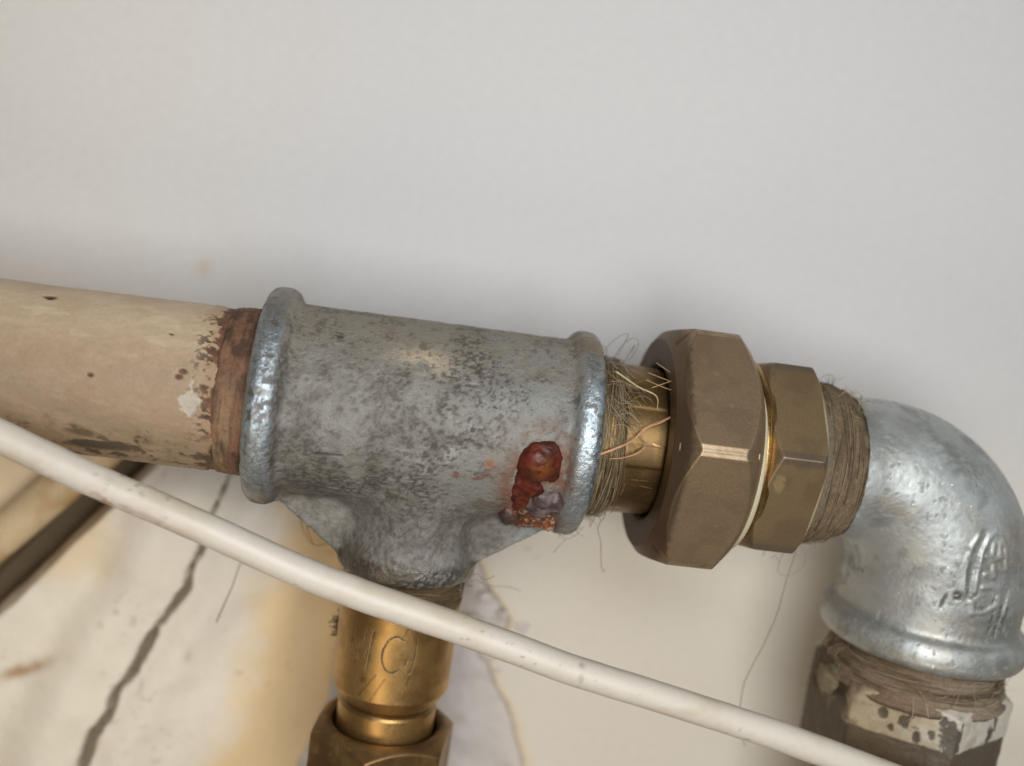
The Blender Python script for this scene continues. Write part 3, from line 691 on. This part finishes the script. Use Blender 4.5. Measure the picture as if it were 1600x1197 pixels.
for k in range(190):                                       # wound round the thread
    x0 = 31.6 + 5.2 * g.random() ** 1.6; t0 = g.uniform(-2.4, 2.6); ln = g.uniform(.5, 2.2); n = 26
    tt = t0 - np.linspace(0, ln, n); dx = g.normal() * .9
    xx = x0 + dx * np.linspace(0, 1, n) + (.12 + .3 * g.random() ** 2) * np.sin(np.linspace(0, g.uniform(2, 7), n) + g.random() * 6)
    rr = 15.45 + .5 * g.random() + .15 * np.sin(np.linspace(0, 7, n) + g.random() * 6)
    paths.append(np.stack([np.clip(xx, 31.2, 39), -rr * np.cos(tt), rr * np.sin(tt)], 1)); radii.append(g.uniform(.03, .065)); cols.append(HC[g.integers(4)] * g.uniform(.6, 1))
for k in range(70):                                        # slanting strays across the top
    t0 = g.uniform(.35, 1.5); x0 = g.uniform(31.6, 35); n = 24; s = np.linspace(0, 1, n)
    xx = x0 + s * g.uniform(2, 7.5); tt = t0 - s * g.uniform(-.15, .55); rr = 15.6 + .9 * np.sin(s * 3.1) * g.random() + .25 * g.random() - .8 * ss(36, 38, xx)
    xx = xx + g.uniform(.1, .6) * np.sin(s * g.uniform(2, 6) + g.random() * 6); tt = tt + .05 * np.sin(s * g.uniform(3, 8) + g.random() * 6)
    paths.append(np.stack([xx, -rr * np.cos(tt), rr * np.sin(tt)], 1)); radii.append(g.uniform(.025, .06)); cols.append(HC[g.integers(4)])
def cyl_path(lst, r=15.6, nn=12):
    return spline([xpos(x_, math.radians(t_), r + dr) for x_, t_, dr in lst], nn)
tow = lin(196, 150, 110)
for j in range(7):                                         # pinkish twisted lock
    o_ = g.normal(size=2) * .25
    paths.append(cyl_path([(31.4 + o_[0], -2, .4), (34 + o_[0], 3 + o_[1], .6), (37.5, 10 + 2 * o_[1], .7), (40 + o_[0], 20 + o_[1], .5), (43.2, 26 + 2 * o_[1], .4), (45.6, 33, .8), (47.0 + o_[0], 42, 1.6), (45.2, 48, 2.0)])); radii.append(g.uniform(.05, .09)); cols.append(tow * g.uniform(.75, 1.05))
for j in range(4):
    o_ = g.normal(size=2) * .25
    paths.append(cyl_path([(39.2 + o_[0], 17, .5), (40.2, 10 + o_[1], .5), (39.4 + o_[0], 4, .4), (36.6, -1 + o_[1], .4), (34, -3, .4)])); radii.append(g.uniform(.05, .09)); cols.append(tow * g.uniform(.75, 1.05))
for j in range(4):
    o_ = g.normal() * .3
    paths.append(cyl_path([(34.5 + o_, 62, .5), (38.4, 50 + o_, .5), (41.8, 44, .5 + .2 * o_), (42.0, 34, .6)])); radii.append(.085); cols.append(lin(206, 186, 140))
for lst in ([(40.5, 62, 1.2), (45, 52, 2.2), (48.5, 48, 3.2), (50.5, 50, 5.5)], [(40, 56, .8), (44.5, 47, 1.8), (48, 45, 3.4)], [(42, 68, 2.5), (45.5, 56, 2.4), (47.4, 46, 2)], [(41, 50, .6), (45, 53, 2.6), (49.5, 53, 5)]):
    paths.append(cyl_path(lst)); radii.append(.075); cols.append(lin(190, 160, 118))
for st, pts in (((33.5, 6, 14.5), [(35.0, 6, 17.6), (36.8, 5, 19.8), (38.2, 5, 20.4), (38.3, 6, 19.2), (37.0, 6, 15.6)]), ((36, 6, 14.2), [(37.2, 5, 17.5), (38.8, 4, 19.6), (40.3, 4, 19.4), (40.4, 5, 17.2), (39.2, 6, 14.6)]), ((38.6, 6, 14.6), [(39.4, 5, 17.2), (40.0, 5, 18.4), (39.5, 5, 16.6)]), ((32.3, 5, 15.4), [(33.0, 5, 17.2), (34.2, 5, 17.0), (34.8, 6, 15.2)])):
    paths.append(spline([st] + pts, 10)); radii.append(.055); cols.append(lin(120, 108, 96))
fibre_obj('hemp_fibres', paths, radii, cols, 'tangled blond hemp fibres wound on the brass thread right of the grey tee', kind='stuff')
paths, radii, cols = [], [], []                            # frayed ends below that joint
for k in range(70):
    x0 = g.uniform(29.5, 36.5); t0 = math.radians(g.uniform(-100, -62)); p = xpos(x0, t0, 15.4 if x0 > 32 else 18.2)
    paths.append(wander(p, (g.normal() * .8, -.2, -1), g.integers(6, 16), .28, 1.4, g)); radii.append(g.uniform(.035, .065)); cols.append(HC[g.integers(4)])
paths.append(spline([(37.0, -4, -16.0), (36.6, -4, -18), (37.6, -4, -20.5), (38.2, -4, -24), (38.6, -4.2, -25.8), (39.3, -4, -26.3), (38.8, -4, -26.7)], 10)); radii.append(.075); cols.append(lin(140, 124, 104))
paths.append(spline([(33.6, -5, -17.4), (32.2, -5, -19.4), (30.4, -5, -20.4), (28.6, -5, -19.4)], 10)); radii.append(.055); cols.append(lin(140, 124, 104))
paths.append(spline([(30.4, -5, -20.4), (29.2, -5, -22), (28.3, -5, -23.6)], 10)); radii.append(.05); cols.append(lin(140, 124, 104))
fibre_obj('hemp_fibres', paths, radii, cols, 'frayed hemp ends hanging under the right rim of the tee', kind='stuff')
paths, radii, cols = [], [], []                            # union / elbow joint
for k in range(38):
    x0 = g.uniform(74.6, 84); t0 = g.uniform(-1.8, 1.7); ln = g.uniform(.3, 1.1); n = 18; tt = t0 - np.linspace(0, ln, n); rr = 16.5 - max(0, x0 - 79.5) * .33 + .12 * g.random()
    paths.append(np.stack([x0 + .5 * g.normal() * np.linspace(0, 1, n), -rr * np.cos(tt), rr * np.sin(tt)], 1)); radii.append(g.uniform(.04, .08)); cols.append(HC[g.integers(4)] * .7)
for k in range(60):
    x0 = g.uniform(77.5, 86); p = xpos(x0, math.radians(g.uniform(55, 110)), 15.7 - max(0, x0 - 80) * .28)
    paths.append(wander(p, (1.2 + g.normal() * .5, -.1, .35), g.integers(6, 16), .3, .9, g)); radii.append(g.uniform(.03, .055)); cols.append(HC[g.integers(5)])
paths.append(spline([(75.8, -3, 17.2), (77, -3, 18.2), (78.6, -3, 18.5)], 8)); radii.append(.05); cols.append(HC[1])
for k in range(45):
    x0 = g.uniform(70, 84); p = xpos(x0, math.radians(g.uniform(-100, -70)), 17.8 if x0 < 77 else 16 - max(0, x0 - 80) * .3)
    paths.append(wander(p, (g.normal() * .9, -.2, -.7), g.integers(5, 14), .3, 1.3, g)); radii.append(g.uniform(.035, .06)); cols.append(HC[g.integers(4)] * .8)
paths.append(spline([(75.2, -4, -18.0), (74.6, -4, -20.6), (74.8, -4, -22.6), (76.4, -4, -23.2), (78.4, -4, -22.4), (79.8, -4, -20.4), (79.6, -4, -18.4), (77.6, -4, -17.6)], 10)); radii.append(.06); cols.append(lin(150, 132, 104))
paths.append(spline([(74.6, -4, -20.6), (73.4, -4, -19.2), (72.8, -4, -20.0)], 8)); radii.append(.06); cols.append(lin(150, 132, 104))
fibre_obj('hemp_fibres', paths, radii, cols, 'short brown hemp fibres fraying round the joint of union and elbow', kind='stuff')
lg = spline([(77.6, -4, -18), (77.0, -4, -22), (76.6, -4, -27), (76.2, -4, -32.0), (75.3, -4, -36.0), (74.2, -4, -40), (72.6, -4, -45.0), (72.0, -4, -48.6), (72.4, -4, -53), (73.5, -4, -58), (75, -4, -61)], 14)
lg = lg + .10 * np.stack([fbm(lg, 2, 3, 301), fbm(lg, 2, 3, 302), 0 * lg[:, 0]], 1)
fibre_obj('hemp_strand', [lg], [.075], [lin(128, 112, 86)], 'single long hemp strand hanging down beside the elbow', 'hemp strand')
paths, radii, cols = [], [], []                            # elbow / bushing
for k in range(150):
    z0 = g.uniform(-43.0, -34.5); t0 = g.uniform(-1.7, 1.7); ln = g.uniform(.2, .9); n = 16; tt = t0 + np.linspace(0, ln, n); rr = 17.4 + .5 * g.random() + .12 * max(0, -z0 - 38)
    paths.append(np.stack([EX + rr * np.sin(tt), -rr * np.cos(tt), z0 + g.normal() * .5 * np.linspace(0, 1, n)], 1)); radii.append(g.uniform(.04, .08)); cols.append(HC[g.integers(5)] * .75)
for k in range(26):
    t0 = g.uniform(-.5, .9); z0 = g.uniform(-43, -36); rr = 18.2
    paths.append(wander((EX + rr * math.sin(t0), -rr * math.cos(t0), z0), (g.normal(), -.15, g.normal()), g.integers(10, 26), .3, .5, g)); radii.append(g.uniform(.03, .06)); cols.append(HC[[0, 2, 4][g.integers(3)]])
for sgn, cnt in ((-1, 80), (1, 60)):
    for k in range(cnt):
        t0 = sgn * g.uniform(1.25, 1.75); z0 = g.uniform(-49, -35); rr = 18.3
        paths.append(wander((EX + rr * math.sin(t0), -rr * math.cos(t0), z0), (sgn * g.uniform(.2, 1), -.1, g.normal() * .8), g.integers(8, 20), .28, 1.2, g)); radii.append(g.uniform(.03, .06)); cols.append(HC[g.integers(5)] * .8)
fibre_obj('hemp_fibres', paths, radii, cols, 'dusty grey hemp fibres fraying below the elbow rim', kind='stuff')
Vl, Fl = lump((EX - 19.4, -2.0, -44.6), 2.9, 8, (.85, 1.2, 1.25))
lw = mesh_obj('hemp_wad', Vl, Fl, M_FELT, None, (EX - 19.4, -2.0, -44.6), col=mix(np.tile(lin(128, 114, 90), (len(Vl), 1)), lin(96, 84, 66), ss(-.3, .5, fbm(Vl, 1.5, 3, 320))), rm=(.95, 0))
tag(lw, 'small round wad of dusty hemp at the left of the white bushing', 'hemp packing')
paths, radii, cols = [], [], []                            # branch / sleeve joint
for k in range(120):
    z0 = g.uniform(-36.5, -31); t0 = g.uniform(-1.8, 1.8); ln = g.uniform(.2, .8); n = 14; tt = t0 + np.linspace(0, ln, n); rr = 11.9 + .3 * g.random()
    paths.append(np.stack([rr * np.sin(tt), -rr * np.cos(tt), z0 + g.normal() * .5 * np.linspace(0, 1, n)], 1)); radii.append(g.uniform(.04, .08)); cols.append(HC[g.integers(4)] * .75)
paths.append(spline([(13.0, -2, -31.2), (14.4, -2, -30.6), (15.6, -2, -31.6), (17, -2, -31.2), (17.8, -2, -30.6)], 10)); radii.append(.06); cols.append(lin(120, 100, 76))
paths.append(spline([(14.4, -2, -31.8), (16.6, 2, -34.2), (19.6, 4, -35.0), (22.2, 6, -35.6), (25, 8, -37)], 10)); radii.append(.06); cols.append(lin(150, 130, 100))
for k in range(16):
    paths.append(wander((12.2, -3, g.uniform(-33, -30.5)), (1, -.1, g.normal() * .6), 8, .25, 1.2, g)); radii.append(.045); cols.append(HC[1])
for k in range(46):
    paths.append(wander((-11.8, 1 + g.normal(), -45.4 + 1.1 * g.normal()), (-.6, -.1, g.normal() * .8), g.integers(6, 15), .22, 2.2, g)); radii.append(g.uniform(.05, .1)); cols.append(HC[3] * .5)
fibre_obj('hemp_fibres', paths, radii, cols, 'brown hemp fibres wrapped where the golden sleeve meets the tee', kind='stuff')
s1 = spline([(-32.6, 14, -36.5), (-34.2, 13.5, -40), (-35.2, 13, -44.5), (-36.4, 12.5, -48.5), (-37.6, 12, -52.5)], 12)
fibre_obj('hemp_strand', [s1], [np.linspace(.07, .14, len(s1))], [lin(120, 88, 56)], 'short brown strand hanging below the white cable over the cracked plaster', 'hemp strand')
s2 = spline([(-21.8, 10, -22.4), (-22.6, 10, -26), (-21.4, 10, -30), (-19.2, 10, -32.4), (-16.4, 9, -31.6), (-13.6, 8, -29.4)], 12); s3 = spline([(-21.8, 10, -22.4), (-21.2, 10, -26), (-20.8, 10, -29.4), (-19.2, 10, -32.4)], 12)
fibre_obj('hemp_strand', [s2, s3], [.11, .10], [lin(150, 116, 74), lin(150, 116, 74)], 'brown looped strand under the left web of the tee', 'hemp strand')

# ------------------------------------------------------------------ white cable crossing in front
cp = spline([(-150, -25, 22), (-110, -24.5, 7.6), (-76.4, -24, -5.3), (-59.5, -24, -11.6), (-37.0, -24, -19.2), (-15.1, -24, -26.7), (10.3, -24, -33.1), (27.4, -24, -37.7), (44.9, -24, -41.6), (57.5, -24, -44.4), (75.7, -24, -48.6), (93.1, -24, -53.3), (130, -24, -64), (170, -24, -78)], 40)
cp = cp + .16 * np.stack([0 * cp[:, 0], fbm(cp, 22, 3, 335), fbm(cp, 17, 3, 336)], 1)
V, F = tubes([cp], [2.78], 48)
up = (V[:, 2] - np.repeat(cp[:, 2], 48)) / 2.95
q1 = fbm(V, 5, 4, 331, (2, 1, 1)); q2 = fbm(V, 1.0, 3, 332)
c = mix(np.tile(lin(210, 201, 187), (len(V), 1)), lin(192, 176, 146), .5 * ss(-.2, .8, q1))
st = ss(0, -.6, up) * np.exp(-((V[:, 0] + 52) / 11) ** 2) * ss(-.4, .3, q1 + .4 * q2)
c = mix(c, lin(150, 104, 70), .8 * st)
c = mix(c, lin(110, 96, 84), .5 * ss(.72, .85, q2) * ss(.2, .6, fbm(V, 6, 2, 333)))
for px_ in (-51.5, -42.0, 33.0):
    c = mix(c, lin(140, 124, 110), .5 * np.exp(-((V[:, 0] - px_) / .5) ** 2) * ss(-.1, .6, q2))
cb_ = mesh_obj('cable', V, F, M_CABLE, None, (0, -24, -30), col=c, rm=(.42, 0))
tag(cb_, 'white round plastic cable crossing slanted in front of the pipes', 'cable')
